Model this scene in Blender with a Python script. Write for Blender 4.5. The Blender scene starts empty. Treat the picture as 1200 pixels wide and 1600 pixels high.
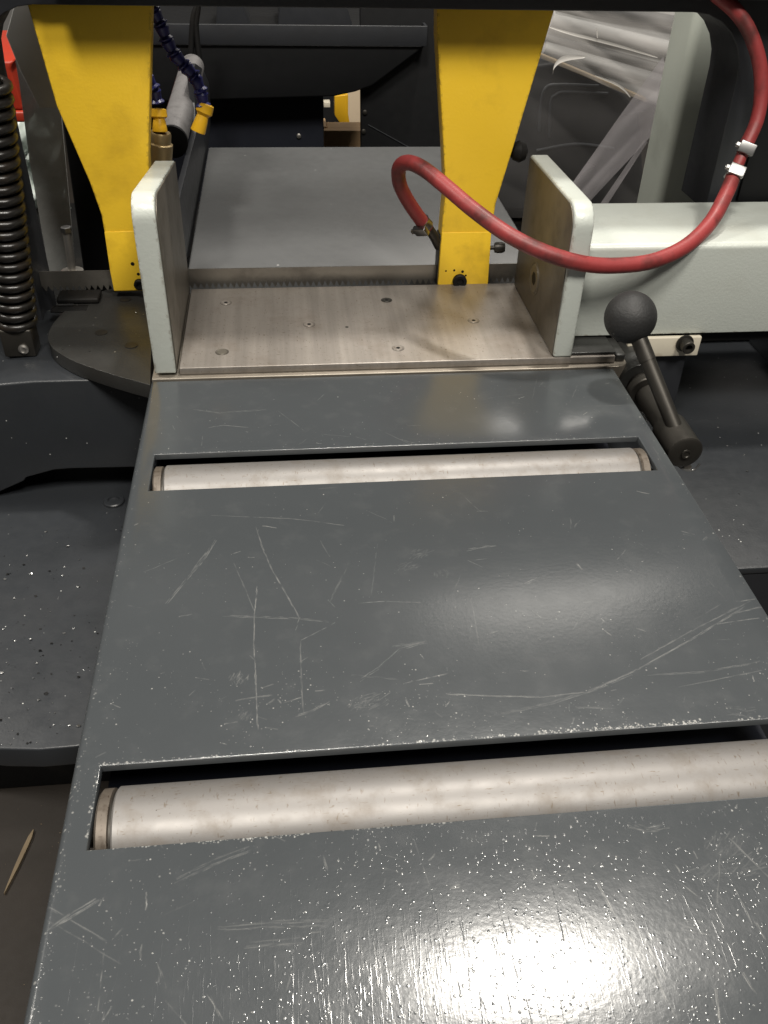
import bpy, bmesh, math, random
import numpy as np
from mathutils import Vector, Matrix
rnd = random.Random(7)
S = bpy.context.scene
COL = S.collection

# ------------------------------------------------------------------ camera
CAM = np.array([0.12243799, -0.70510930, 0.39626796])
YAW, PITCH, ROLL, FPX = 0.12517918, 0.66375173, 0.03299366, 1386.62584
_cy, _sy, _cp, _sp, _cr, _sr = (math.cos(YAW), math.sin(YAW), math.cos(PITCH), math.sin(PITCH), math.cos(ROLL), math.sin(ROLL))
_f = np.array([_sy*_cp, _cy*_cp, -_sp]); _r0 = np.array([_cy, -_sy, 0.0]); _u0 = np.cross(_r0, _f)
_r = _cr*_r0 + _sr*_u0; _u = -_sr*_r0 + _cr*_u0
cd = bpy.data.cameras.new('camera'); cam = bpy.data.objects.new('camera', cd); COL.objects.link(cam)
cam.matrix_world = Matrix(((_r[0], _u[0], -_f[0], CAM[0]), (_r[1], _u[1], -_f[1], CAM[1]), (_r[2], _u[2], -_f[2], CAM[2]), (0, 0, 0, 1)))
cd.sensor_fit = 'VERTICAL'; cd.sensor_height = 36.0; cd.lens = FPX/1600*36.0
cd.clip_start = 0.01; cd.clip_end = 100.0
S.camera = cam

# ------------------------------------------------------------------ world, lamps, exposure
W = bpy.data.worlds.new('World'); S.world = W; W.use_nodes = True
W.node_tree.nodes['Background'].inputs[0].default_value = (1.0, 0.97, 0.93, 1)
W.node_tree.nodes['Background'].inputs[1].default_value = 0.06
S.view_settings.view_transform = 'Standard'; S.view_settings.look = 'None'
S.view_settings.exposure = 0.0; S.view_settings.gamma = 1.0

def lamp(name, loc, target, size, power, col=(1.0, 0.95, 0.87)):
    l = bpy.data.lights.new(name, 'AREA'); l.shape = 'DISK'; l.size = size; l.energy = power; l.color = col
    o = bpy.data.objects.new(name, l); COL.objects.link(o); o.location = loc
    d = Vector(target) - Vector(loc); o.rotation_euler = d.to_track_quat('-Z', 'Y').to_euler(); return o
lamp('high_bay_lamp', (0.76, 0.61, 3.0), (0.25, -0.3, 0), 0.20, 70)
lamp('high_bay_lamp', (1.42, 3.1, 3.0), (0.3, -0.2, 0), 1.2, 27)
lamp('high_bay_lamp', (-0.4, -1.75, 3.2), (0.2, 0.1, 0), 0.7, 88)
lamp('high_bay_lamp', (1.1, -2.2, 3.2), (0.2, 0.1, 0), 0.7, 88)
lamp('high_bay_lamp', (-2.3, 0.55, 3.0), (0.0, -0.4, 0), 0.7, 75)

# ------------------------------------------------------------------ pixel of the photograph (1200 x 1600) -> point on a plane
def _ray(px, py): return _f + ((px-600)/FPX)*_r - ((py-800)/FPX)*_u
def at(px, py, x=None, y=None, z=None):
    d = _ray(px, py)
    ax, v = (0, x) if x is not None else ((1, y) if y is not None else (2, z))
    t = (v-CAM[ax])/d[ax]
    return Vector((CAM + t*d).tolist())

# ------------------------------------------------------------------ materials
def newmat(name):
    m = bpy.data.materials.new(name); m.use_nodes = True
    nt = m.node_tree; b = nt.nodes['Principled BSDF']
    return m, nt, b
def N(nt, t, **k):
    n = nt.nodes.new(t)
    for a, v in k.items():
        if a.startswith('i_'):
            n.inputs[a[2:].replace('_', ' ')].default_value = v
        else: setattr(n, a, v)
    return n
def ramp(nt, fac, p0, p1, c0=(0, 0, 0, 1), c1=(1, 1, 1, 1)):
    r = nt.nodes.new('ShaderNodeValToRGB'); e = r.color_ramp.elements
    e[0].position = p0; e[1].position = p1; e[0].color = c0; e[1].color = c1
    nt.links.new(fac, r.inputs[0]); return r.outputs[0]
def mixc(nt, fac, a, b, mode='MIX'):
    m = nt.nodes.new('ShaderNodeMix'); m.data_type = 'RGBA'; m.blend_type = mode
    for i, v in ((0, fac), (6, a), (7, b)):
        if hasattr(v, 'is_output'): nt.links.new(v, m.inputs[i])
        else: m.inputs[i].default_value = v if i == 0 else (*v, 1) if len(v) == 3 else v
    return m.outputs[2]
def noise(nt, vec, scale, detail=4, rough=0.55, stretch=None):
    n = nt.nodes.new('ShaderNodeTexNoise'); n.inputs['Scale'].default_value = scale
    n.inputs['Detail'].default_value = detail; n.inputs['Roughness'].default_value = rough
    if stretch:
        mp = nt.nodes.new('ShaderNodeMapping'); mp.inputs['Scale'].default_value = stretch
        nt.links.new(vec, mp.inputs[0]); vec = mp.outputs[0]
    nt.links.new(vec, n.inputs['Vector']); return n.outputs['Fac']
def specks(nt, vec, scale, r0, r1, thin=0.5):
    """sparse dots: voronoi cells of which a share carries a dot"""
    v = nt.nodes.new('ShaderNodeTexVoronoi'); v.inputs['Scale'].default_value = scale
    nt.links.new(vec, v.inputs['Vector'])
    d = ramp(nt, v.outputs['Distance'], r0, r1, (1, 1, 1, 1), (0, 0, 0, 1))
    s = nt.nodes.new('ShaderNodeSeparateColor'); nt.links.new(v.outputs['Color'], s.inputs[0])
    g = nt.nodes.new('ShaderNodeMath'); g.operation = 'GREATER_THAN'; g.inputs[1].default_value = thin
    nt.links.new(s.outputs[0], g.inputs[0])
    m = nt.nodes.new('ShaderNodeMath'); m.operation = 'MULTIPLY'
    nt.links.new(d, m.inputs[0]); nt.links.new(g.outputs[0], m.inputs[1])
    c = nt.nodes.new('ShaderNodeMath'); c.operation = 'MULTIPLY'; nt.links.new(m.outputs[0], c.inputs[0])
    nt.links.new(ramp(nt, noise(nt, vec, 18, 4), .46, .60), c.inputs[1]); return c.outputs[0]
def bump(nt, b, h, strength, dist=0.001):
    n = nt.nodes.new('ShaderNodeBump'); n.inputs['Strength'].default_value = strength; n.inputs['Distance'].default_value = dist
    nt.links.new(h, n.inputs['Height']); nt.links.new(n.outputs[0], b.inputs['Normal']); return n
def objco(nt): return nt.nodes.new('ShaderNodeTexCoord').outputs['Object']

def paint(name, col, rough=0.35, var=0.18, speck=0.0, peel=0.15, dirt=(0.05, 0.04, 0.03), dirtamt=0.25, speckcol=(0.6, 0.6, 0.58), spscale=160, spec=0.5, dscale=14, edge=None, dlo=0.52, dhi=0.75):
    m, nt, b = newmat(name); o = objco(nt)
    n1 = noise(nt, o, dscale, 6); n2 = noise(nt, o, 90, 4)
    base = mixc(nt, n1, tuple(c*(1-var) for c in col), tuple(min(1, c*(1+var)) for c in col))
    dm = nt.nodes.new('ShaderNodeMath'); dm.operation = 'MULTIPLY'; dm.inputs[1].default_value = dirtamt
    nt.links.new(ramp(nt, n1, dlo, dhi), dm.inputs[0])
    base = mixc(nt, dm.outputs[0], base, dirt)
    if speck:
        sp = specks(nt, o, spscale, 0.05, 0.12, 1-speck); base = mixc(nt, sp, base, speckcol)
        sd = specks(nt, o, spscale*0.7, 0.05, 0.14, 1-speck*0.5); base = mixc(nt, sd, base, dirt)
    if edge:                                # paint chipped along real edges
        bv_ = nt.nodes.new('ShaderNodeBevel'); bv_.samples = 4; bv_.inputs['Radius'].default_value = .0032
        ge = nt.nodes.new('ShaderNodeNewGeometry'); dp = nt.nodes.new('ShaderNodeVectorMath'); dp.operation = 'DOT_PRODUCT'
        nt.links.new(bv_.outputs[0], dp.inputs[0]); nt.links.new(ge.outputs['True Normal'], dp.inputs[1])
        em = ramp(nt, dp.outputs['Value'], .90, .985, (1, 1, 1, 1), (0, 0, 0, 1))
        ch = ramp(nt, noise(nt, o, 150, 5, .65), .50, .60)
        mm = nt.nodes.new('ShaderNodeMath'); mm.operation = 'MULTIPLY'; nt.links.new(em, mm.inputs[0]); nt.links.new(ch, mm.inputs[1])
        base = mixc(nt, mm.outputs[0], base, edge)
    nt.links.new(base, b.inputs['Base Color'])
    rr = nt.nodes.new('ShaderNodeMapRange'); rr.inputs[3].default_value = rough-0.08; rr.inputs[4].default_value = rough+0.12
    nt.links.new(n2, rr.inputs[0]); nt.links.new(rr.outputs[0], b.inputs['Roughness'])
    b.inputs['Specular IOR Level'].default_value = spec
    bump(nt, b, noise(nt, o, 420, 2), peel, 0.0006)
    return m
def metal(name, col, rough=0.4, metallic=1.0, var=0.3, streak=None, dirt=(0.05, 0.035, 0.02), dirtamt=0.4, ticks=0.0, dscale=30, bumpy=0.1):
    m, nt, b = newmat(name); o = objco(nt)
    n1 = noise(nt, o, dscale, 7, 0.62); n2 = noise(nt, o, 60, 5, 0.6, streak or (1, 1, 1))
    base = mixc(nt, n2, tuple(c*(1-var) for c in col), tuple(min(1, c*(1+var)) for c in col))
    dm = nt.nodes.new('ShaderNodeMath'); dm.operation = 'MULTIPLY'; dm.inputs[1].default_value = dirtamt
    nt.links.new(ramp(nt, n1, 0.5, 0.72), dm.inputs[0]); base = mixc(nt, dm.outputs[0], base, dirt)
    if ticks:
        tk = specks(nt, o, 300, 0.05, 0.14, 1-ticks*.7); base = mixc(nt, tk, base, tuple(c*0.35 for c in dirt))
        tn = noise(nt, o, 900, 2, 0.5, (0.25, 1, 1)); tm = ramp(nt, tn, 0.66, 0.76); base = mixc(nt, tm, base, dirt)
        tn = noise(nt, o, 700, 2, 0.5, (1, 0.3, 0.3)); tm = ramp(nt, tn, 0.66, 0.75); base = mixc(nt, tm, base, dirt)
    nt.links.new(base, b.inputs['Base Color'])
    b.inputs['Metallic'].default_value = metallic
    rr = nt.nodes.new('ShaderNodeMapRange'); rr.inputs[3].default_value = rough-0.1; rr.inputs[4].default_value = rough+0.15
    nt.links.new(n1, rr.inputs[0]); nt.links.new(rr.outputs[0], b.inputs['Roughness'])
    bump(nt, b, n2, bumpy, 0.0005)
    return m

M = {}
M['yellow'] = paint('yellow_paint', (0.82, 0.53, 0.030), 0.42, 0.05, 0.02, 0.25, (0.30, 0.17, 0.016), 0.4, (0.12, 0.07, 0.02), 60, dscale=18, edge=(0.13, 0.075, 0.02))
M['yellow_foot'] = paint('yellow_foot_paint', (0.82, 0.53, 0.030), 0.42, 0.05, 0.02, 0.25, (0.30, 0.17, 0.016), 0.5, (0.12, 0.07, 0.02), 60, dscale=30)
M['pale'] = paint('pale_grey_green_paint', (0.50, 0.53, 0.49), 0.32, 0.04, 0.02, 0.3, (0.26, 0.24, 0.18), 0.22, (0.12, 0.10, 0.07), 45, edge=(0.16, 0.13, 0.09), dlo=0.48, dhi=0.7)
M['jawface'] = metal('oily_bare_steel', (0.155, 0.14, 0.115), 0.46, 0.55, 0.2, (1, 1, .2), (0.05, 0.042, 0.032), 0.5)
M['dark'] = paint('dark_grey_surface', (0.023, 0.0255, 0.029), 0.34, 0.3, 0.16, 0.12, (0.02, 0.02, 0.02), 0.35)  # a darker grey than the feed table, for trays and swivel block
M['darker'] = paint('charcoal_paint', (0.019, 0.0205, 0.024), 0.42, 0.12, 0.0, 0.08, (0.012, 0.012, 0.012), 0.3)
M['black'] = paint('black_enamel', (0.007, 0.0073, 0.008), 0.5, 0.1, 0.0, 0.05, (0.005, 0.005, 0.005), 0.2, spec=0.22)
M['navy'] = paint('blue_black_enamel', (0.008, 0.0095, 0.015), 0.5, 0.1, 0.0, 0.05, (0.006, 0.006, 0.006), 0.2, spec=0.22)
M['cover'] = paint('lightened_sheet_cover', (0.72, 0.72, 0.70), 0.4, 0.2)  # grey sheet with a lightened colour standing in for light missing there
M['sheet'] = paint('bare_grey_sheet', (0.27, 0.27, 0.265), 0.45, 0.2)
M['ledge'] = metal('greasy_machined_ledge', (0.27, 0.24, 0.20), 0.42, 0.7, 0.3)
M['outfeed'] = paint('scuffed_grey_paint', (0.098, 0.100, 0.101), 0.34, 0.42, 0.10, 0.12, (0.06, 0.058, 0.055), 0.45, (0.5, 0.5, 0.48), 70, dscale=6)
M['cast'] = paint('oily_cast_iron', (0.026, 0.026, 0.0245), 0.36, 0.3, 0.14, 0.25, (0.015, 0.012, 0.01), 0.6, (0.4, 0.39, 0.36), 90)
M['plate'] = metal('worn_steel_plate', (0.30, 0.272, 0.243), 0.40, 0.5, 0.36, (2.2, 0.07, 1), (0.16, 0.125, 0.095), 0.6, 0.05, 16, 0.08)
M['roller'] = metal('zinc_plated_steel', (0.215, 0.205, 0.196), 0.46, 0.5, 0.10, (0.15, 1, 1), (0.14, 0.115, 0.09), 0.55, 0.22, 50, 0.14)
M['rusty'] = metal('grimy_roller_end', (0.13, 0.11, 0.09), 0.48, 0.5, 0.3, dirt=(0.035, 0.022, 0.012), dirtamt=0.95, dscale=110, ticks=.3)
M['steel'] = metal('dull_steel', (0.42, 0.40, 0.37), 0.38, 0.9, 0.25)
M['bright'] = metal('bright_plated_steel', (0.36, 0.36, 0.355), 0.32, 1.0, 0.15, dirtamt=0.15)
M['blade'] = metal('blade_steel', (0.24, 0.225, 0.20), 0.40, 0.85, 0.25, (0.1, 1, 1), (0.06, 0.05, 0.04), 0.5)
M['gun'] = metal('blackened_steel', (0.052, 0.048, 0.042), 0.42, 0.7, 0.3, dirt=(0.02, 0.016, 0.012))
M['brass'] = metal('dirty_brass', (0.33, 0.25, 0.13), 0.4, 0.85, 0.3, dirt=(0.06, 0.05, 0.04))
M['rubber'] = paint('black_ball_plastic', (0.018, 0.018, 0.018), 0.58, 0.3, 0.2, 0.6, (0.035, 0.033, 0.03), 0.5, (0.4, 0.4, 0.4), 110)
M['hose'] = paint('dirty_red_rubber', (0.27, 0.036, 0.036), 0.46, 0.2, 0.03, 0.2, (0.07, 0.018, 0.016), 0.9, (0.5, 0.35, 0.33), 120, dscale=34, dlo=0.46, dhi=0.66)
M['blue'] = paint('blue_plastic', (0.012, 0.014, 0.12), 0.35, 0.2, 0.0, 0.05)
M['nozzle'] = paint('yellow_plastic', (0.75, 0.42, 0.015), 0.38, 0.1, 0.0, 0.05)
M['cream'] = paint('cream_paint', (0.62, 0.57, 0.46), 0.38, 0.06, 0.0, 0.1, (0.15, 0.08, 0.03), 0.6, dscale=40)
M['wood'] = paint('raw_pine', (0.55, 0.36, 0.19), 0.6, 0.2, 0.0, 0.1, (0.3, 0.18, 0.09), 0.3)
M['tan'] = paint('tan_cardboard', (0.50, 0.40, 0.28), 0.7, 0.1, 0.0, 0.05)
M['worn_board'] = paint('worn_brown_board', (0.20, 0.15, 0.09), 0.7, 0.3)
M['black_gloss'] = paint('oily_black_steel', (0.012, 0.0105, 0.009), 0.30, 0.3, 0.0, 0.2, (0.03, 0.02, 0.012), 0.6, dscale=60)
M['red'] = paint('red_orange_plastic', (0.36, 0.030, 0.012), 0.4, 0.1)
M['near_black'] = paint('near_black_matte', (0.004, 0.004, 0.004), 0.6, 0.1, 0.0, 0.1, spec=0.25)  # near-black for dark parts; paints shade into base, holes and sockets
M['greypipe'] = metal('dull_grey_pipe', (0.30, 0.29, 0.29), 0.4, 0.6, 0.25, (1, .3, 1), (0.05, 0.045, 0.045), 0.55, 0.05, 40)
M['floor'] = paint('stained_brown_floor', (0.021, 0.016, 0.0115), 0.6, 0.35, 0.05, 0.2, (0.03, 0.022, 0.016), 0.5, (0.35, 0.3, 0.22), 40, dscale=5)
M['wall'] = paint('pale_workshop_wall', (0.42, 0.41, 0.39), 0.7, 0.1)
def film_mat(name, tint, alpha):
    m, nt, b = newmat(name); o = objco(nt)
    b.inputs['Base Color'].default_value = (*tint, 1); b.inputs['Roughness'].default_value = 0.12
    b.inputs['Specular IOR Level'].default_value = 0.7
    n = noise(nt, o, 7, 3, .5, (1, 1, 2.2)); a = nt.nodes.new('ShaderNodeMapRange'); a.inputs[3].default_value = alpha*0.4; a.inputs[4].default_value = alpha*1.6
    nt.links.new(n, a.inputs[0]); nt.links.new(a.outputs[0], b.inputs['Alpha'])
    bump(nt, b, noise(nt, o, 6, 1, .5, (.5, 1, 2.0)), 0.05, 0.004)
    return m
M['film'] = film_mat('clear_plastic_film', (0.55, 0.53, 0.52), 0.055)
M['film_haze'] = film_mat('hazy_plastic_film', (0.66, 0.63, 0.60), 0.24)
M['film_fold'] = film_mat('doubled_plastic_film', (0.50, 0.47, 0.49), 0.42)
M['film_white'] = film_mat('crumpled_white_film', (0.80, 0.88, 0.83), 1.6)
M['guard'] = paint('smoky_scuffed_guard', (0.52, 0.53, 0.51), 0.25, 0.25, 0.0, 0.05, (0.12, 0.07, 0.06), 0.4, dscale=9); M['guard'].node_tree.nodes['Principled BSDF'].inputs['Alpha'].default_value = .86

# ------------------------------------------------------------------ table top wear, drawn into a mask held in memory
TX, TY0, TY1 = 0.42, -0.70, 0.0
IW, IH = 1680, 2800
mask = np.zeros((IH, IW), np.float32); hgt = np.zeros((IH, IW), np.float32)
def _pix(x, y): return x/TX*IW, (y-TY0)/(TY1-TY0)*IH
def hairline(arr, x0, y0, x1, y1, w, a, gap):
    """one tapering broken hairline, in pixels"""
    L = math.hypot(x1-x0, y1-y0); n = max(2, int(L*2)); t = np.linspace(0, 1, n)
    k = np.interp(t, np.linspace(0, 1, max(3, int(L/14)+2)), np.random.rand(max(3, int(L/14)+2)))
    al = a*np.clip((k-gap)/(1-gap), 0, 1)*(.35+.65*np.sin(np.pi*np.clip(t*.94+.03, 0, 1))**.5)
    wob = np.interp(t, np.linspace(0, 1, max(3, int(L/40)+2)), np.random.randn(max(3, int(L/40)+2)))*.6
    nx, ny = -(y1-y0)/(L+1e-6), (x1-x0)/(L+1e-6)
    cx = x0+(x1-x0)*t+nx*wob; cy = y0+(y1-y0)*t+ny*wob
    for ox, oy, f in ((0, 0, 1), (1, 0, w), (-1, 0, w), (0, 1, w), (0, -1, w)):
        if f <= 0.02: continue
        xi = (cx+ox+.5).astype(int); yi = (cy+oy+.5).astype(int)
        ok = (xi >= 0) & (xi < IW) & (yi >= 0) & (yi < IH)
        np.maximum.at(arr, (yi[ok], xi[ok]), (al*f)[ok])
def stroke(arr, pts, w, a, rough=0.6, mode='max'):
    """worn scratch through points (metres): a bundle of hairlines as wide as w"""
    wp_ = w/TX*IW; nl = max(1, int(round(wp_*.75)))
    gap = .12+.16*rough + (.12 if nl > 4 else 0)
    for h in range(nl):
        off = (rnd.random()-.5)*wp_ if nl > 1 else 0; s0 = rnd.random()*.25 if nl > 2 else 0; s1 = 1-(rnd.random()*.25 if nl > 2 else 0)
        for q, ((x0, y0), (x1, y1)) in enumerate(zip(pts[:-1], pts[1:])):
            a0, b0 = _pix(x0, y0); a1, b1 = _pix(x1, y1); L = math.hypot(a1-a0, b1-b0)+1e-6
            nx, ny = -(b1-b0)/L*off, (a1-a0)/L*off
            u0 = s0 if q == 0 else 0; u1 = s1 if q == len(pts)-2 else 1
            hairline(arr, a0+(a1-a0)*u0+nx, b0+(b1-b0)*u0+ny, a0+(a1-a0)*u1+nx, b0+(b1-b0)*u1+ny, .12 if mode == 'fine' else .45 if nl < 3 else .25, a*(.55+.45*rnd.random()), gap)
def dot(arr, x, y, r, a):
    cx, cy = _pix(x, y); r = r/TX*IW; ri = int(r+1)
    x0, x1, y0, y1 = max(0, int(cx)-ri), min(IW, int(cx)+ri+2), max(0, int(cy)-ri), min(IH, int(cy)+ri+2)
    if x1 <= x0 or y1 <= y0: return
    yy, xx = np.mgrid[y0:y1, x0:x1]
    v = np.clip(1.3-((xx-cx)**2+(yy-cy)**2)/(r*r+0.2), 0, 1)*a
    arr[y0:y1, x0:x1] = np.maximum(arr[y0:y1, x0:x1], v)
def P2(*q): return [tuple(at(px, py, z=0.0)[:2]) for px, py in q]
# scratches seen in the photograph
for q, w, a in [
    ([(400, 822), (408, 850), (425, 890), (445, 925), (468, 965), (462, 985)], .0009, .45),
    ([(402, 915), (398, 960), (397, 1010), (400, 1070), (403, 1143)], .0011, .55),
    ([(468, 1000), (470, 1060), (473, 1120)], .0009, .3),
    ([(338, 842), (320, 872), (292, 905), (256, 948)], .0016, .33), ([(334, 850), (310, 880), (296, 900)], .002, .25),
    ([(400, 808), (450, 810), (490, 814), (538, 821)], .0009, .45), ([(330, 805), (400, 808)], .0008, .25),
    ([(410, 822), (432, 825)], .0006, .5), ([(340, 962), (400, 964), (470, 967), (520, 972)], .0016, .28),
    ([(470, 1000), (500, 985), (523, 973)], .0008, .35), ([(368, 1095), (428, 1086)], .0008, .45),
    ([(440, 1100), (470, 1091)], .0008, .5), ([(460, 1120), (490, 1110), (515, 1095)], .0012, .35),
    ([(560, 1065), (590, 1045), (625, 1015), (660, 1005)], .0014, .28), ([(610, 1010), (670, 1003)], .003, .22),
    ([(560, 943), (600, 940), (660, 942)], .0008, .3), ([(630, 1068), (700, 1053)], .0008, .4),
    ([(690, 1085), (760, 1088), (850, 1090), (920, 1082), (1000, 1045), (1080, 1000), (1170, 945)], .0012, .40),
    ([(1000, 1030), (1080, 985), (1180, 935)], .0012, .38), ([(780, 1115), (860, 1098), (930, 1076), (990, 1050)], .0028, .26),
    ([(1010, 1055), (1100, 1050), (1200, 1032)], .0012, .28), ([(1050, 1075), (1200, 1045)], .001, .25),
    ([(725, 860), (775, 852)], .0014, .4), ([(740, 875), (762, 872)], .0007, .4), ([(814, 915), (842, 902)], .002, .35),
    ([(995, 768), (1014, 772)], .0007, .6), ([(1065, 830), (1085, 835)], .0006, .5), ([(1096, 846), (1106, 838)], .0016, .3),
    ([(500, 845), (515, 870)], .0007, .2), ([(365, 880), (385, 925), (397, 955)], .0008, .22), ([(545, 880), (515, 940)], .0008, .18),
    ([(590, 850), (580, 930)], .0008, .16), ([(735, 930), (750, 1020)], .0009, .18), ([(900, 880), (910, 890)], .0006, .5),
    ([(75, 1455), (110, 1432), (160, 1402)], .0030, .42), ([(270, 1380), (330, 1350), (395, 1325)], .0032, .24),
    ([(228, 1395), (227, 1422)], .0006, .7), ([(162, 1490), (152, 1580)], .0006, .4), ([(245, 1500), (258, 1545)], .0012, .3),
    ([(320, 1545), (350, 1600)], .001, .45), ([(340, 1450), (420, 1445), (520, 1442)], .0035, .22), ([(380, 1478), (480, 1470)], .003, .2),
    ([(505, 1335), (512, 1360)], .001, .4), ([(670, 1345), (680, 1335)], .0008, .5), ([(704, 1388), (720, 1384)], .001, .7),
    ([(930, 1375), (965, 1440), (1020, 1520), (1060, 1600)], .0010, .6), ([(985, 1430), (1040, 1530)], .0008, .5),
    ([(1117, 1545), (1125, 1600)], .0008, .7), ([(1050, 1370), (1095, 1405)], .0008, .5), ([(1126, 1320), (1120, 1420)], .0009, .35),
    ([(1140, 1310), (1200, 1370)], .0008, .45), ([(980, 1290), (1010, 1297), (1045, 1291)], .004, .3), ([(1055, 1350), (1064, 1364)], .0012, .8),
    ([(1085, 1330), (1092, 1345)], .001, .7), ([(1180, 1440), (1195, 1470)], .0009, .6), ([(1160, 1520), (1185, 1560)], .0009, .6),
    ([(300, 640), (345, 645), (420, 640)], .002, .2), ([(325, 668), (350, 664), (390, 668)], .0014, .3),
    ([(1150, 940), (1185, 935)], .001, .5), ([(1140, 960), (1190, 948)], .001, .4), ([(1120, 975), (1185, 965)], .0008, .35),
]:
    stroke(mask, P2(*q), w, a*.95, .6)
for (px, py, r, a) in [(372, 1060, .0045, .42), (384, 1118, .003, .2), (655, 865, .006, .2), (638, 885, .005, .22), (690, 897, .004, .14), (580, 1097, .008, .3), (562, 1100, .005, .22), (1160, 1112, .006, .2), (1075, 1455, .007, .22), (1130, 1320, .007, .18), (1165, 1350, .008, .18), (1108, 1365, .006, .16), (950, 1480, .007, .1)]:
    x, y = at(px, py, z=0)[:2]
    dr = rnd.gauss(.5, .5)
    for k in range(46):
        an = rnd.random()*6.283; q = r*math.sqrt(rnd.random())
        u, v = x+q*math.cos(an)*1.4, y+q*math.sin(an)*.75; l = r*(.15+.5*rnd.random()); d_ = dr+rnd.gauss(0, .25)
        a0, b0 = _pix(u-l*math.cos(d_), v-l*math.sin(d_)); a1, b1 = _pix(u+l*math.cos(d_), v+l*math.sin(d_))
        hairline(mask, a0, b0, a1, b1, .6, a*.75*rnd.random(), .25)
# dust specks and chips: sparse at the back, thick near the front
for k in range(19000):
    x = rnd.random()*TX; y = TY0+rnd.random()*(TY1-TY0)
    dens = 0.16+0.75*max(0, min(1, (-y-0.30)/0.12)) + (0.45 if -.415 < y < -.36 else 0) + (0.3 if -.13 < y < -.1 else 0)
    if y > -.30 and rnd.random() < .3: dens *= .5
    cl_ = math.sin(x*41+y*17)*math.sin(y*53-x*23+1.3)+.6*math.sin(x*97+2)*math.sin(y*83)
    if rnd.random() > dens*(0.42+.55*cl_): continue
    r = 0.00013+0.00040*rnd.random()**4
    a = 0.12+0.62*rnd.random()**1.8
    dot(mask, x, y, r, a)
    if y < -.40: dot(hgt, x, y, r*1.3, 1.0)
    if rnd.random() < .06:
        an = rnd.gauss(0.3, .8); l = .002+.006*rnd.random()
        stroke(mask, [(x, y), (x+l*math.cos(an), y+l*math.sin(an))], .0005, a*.7)
for k in range(2600):                      # pimples and nibs under the paint near the front
    x = rnd.random()*TX; y = -.46-rnd.random()*.24
    dot(hgt, x, y, .0003+.0003*rnd.random(), .3+.7*rnd.random())
# fine rubbed lines along the feed direction near the front
for k in range(900):
    x = rnd.gauss(.17, .075); y = -.52-rnd.random()*.16; l = .008+.05*rnd.random()**2
    an = rnd.gauss(0, .06)
    stroke(hgt, [(x, y), (x+l*math.sin(an), y+l)], .0003, .2+.6*rnd.random()**2, .5, 'fine')
    if k < 170: stroke(mask, [(x, y), (x+l*.4*math.sin(an), y+l*.4)], .0004, .2+.25*rnd.random(), 1.2)
for k in range(70):                       # faint criss-cross scuffs everywhere
    x = rnd.random()*TX; y = TY0+rnd.random()*.7; an = rnd.random()*3.14; l = .01+.05*rnd.random()**2
    stroke(mask, [(x, y), (x+l*math.cos(an), y+l*math.sin(an))], .0006, .10+.12*rnd.random(), 1.3)
# worn slot edges and long edges, bare metal showing
def wear_edge(x0, y0, x1, y1, n, a, spread):
    for k in range(n):
        t = rnd.random(); c = .5+.5*math.sin(t*23+y0*90)*math.sin(t*9+2)
        if rnd.random() > .15+.85*c: continue
        dot(mask, x0+(x1-x0)*t+rnd.gauss(0, spread*(x1 == x0)), y0+(y1-y0)*t+rnd.gauss(0, spread*(y1 == y0)), .00015+.0006*rnd.random()**3, a*(.25+.75*rnd.random()))
wear_edge(.014, -.4065, .406, -.4065, 620, .7, .0007); wear_edge(.25, -.4062, .345, -.4062, 500, 1.0, .0012)
wear_edge(.015, -.1165, .406, -.1165, 320, .5, .0005); wear_edge(.014, -.456, .2, -.4563, 160, .6, .0007)
wear_edge(.003, -.62, .003, -.28, 300, .4, .0015); wear_edge(.4175, -.4, .4175, -.02, 70, .5, .0008); wear_edge(.003, -.28, .003, -.03, 50, .4, .001)
wear_edge(.0135, -.41, .0135, -.45, 60, .8, .0007); wear_edge(.075, -.4565, .125, -.4565, 120, .95, .0005)
img = bpy.data.images.new('table_wear', IW, IH, float_buffer=False, alpha=False); img.colorspace_settings.name = 'Non-Color'
buf = np.ones((IH, IW, 4), np.float32); buf[..., 0] = mask; buf[..., 1] = hgt; buf[..., 2] = 0
img.pixels.foreach_set(np.clip(buf, 0, 1).ravel()); img.update(); img.pack()

m, nt, b = newmat('scratched_grey_table_paint'); M['table'] = m; o = objco(nt)
mp = nt.nodes.new('ShaderNodeMapping'); mp.vector_type = 'POINT'
mp.inputs['Scale'].default_value = (1/TX, 1/(TY1-TY0), 0); mp.inputs['Location'].default_value = (0, -TY0/(TY1-TY0), 0)
nt.links.new(o, mp.inputs[0])
tx = nt.nodes.new('ShaderNodeTexImage'); tx.image = img; tx.extension = 'CLIP'; nt.links.new(mp.outputs[0], tx.inputs[0])
sc = nt.nodes.new('ShaderNodeSeparateColor'); nt.links.new(tx.outputs[0], sc.inputs[0])
n1 = noise(nt, o, 7, 5); n2 = noise(nt, o, 55, 5); n3 = noise(nt, o, 330, 2)
base = mixc(nt, n1, (0.0435, 0.0484, 0.0522), (0.054, 0.0589, 0.0628))
base = mixc(nt, mixc(nt, ramp(nt, n2, .55, .8), (0, 0, 0), (.10, .10, .10)), base, (0.15, 0.15, 0.148))
ge = nt.nodes.new('ShaderNodeNewGeometry'); sx = nt.nodes.new('ShaderNodeSeparateXYZ'); nt.links.new(ge.outputs['True Normal'], sx.inputs[0])
up = ramp(nt, sx.outputs[2], .55, .8); mu = nt.nodes.new('ShaderNodeMath'); mu.operation = 'MULTIPLY'
nt.links.new(up, mu.inputs[0]); nt.links.new(sc.outputs[0], mu.inputs[1])
base = mixc(nt, mu.outputs[0], base, (0.40, 0.395, 0.375))
nt.links.new(base, b.inputs['Base Color'])
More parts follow.
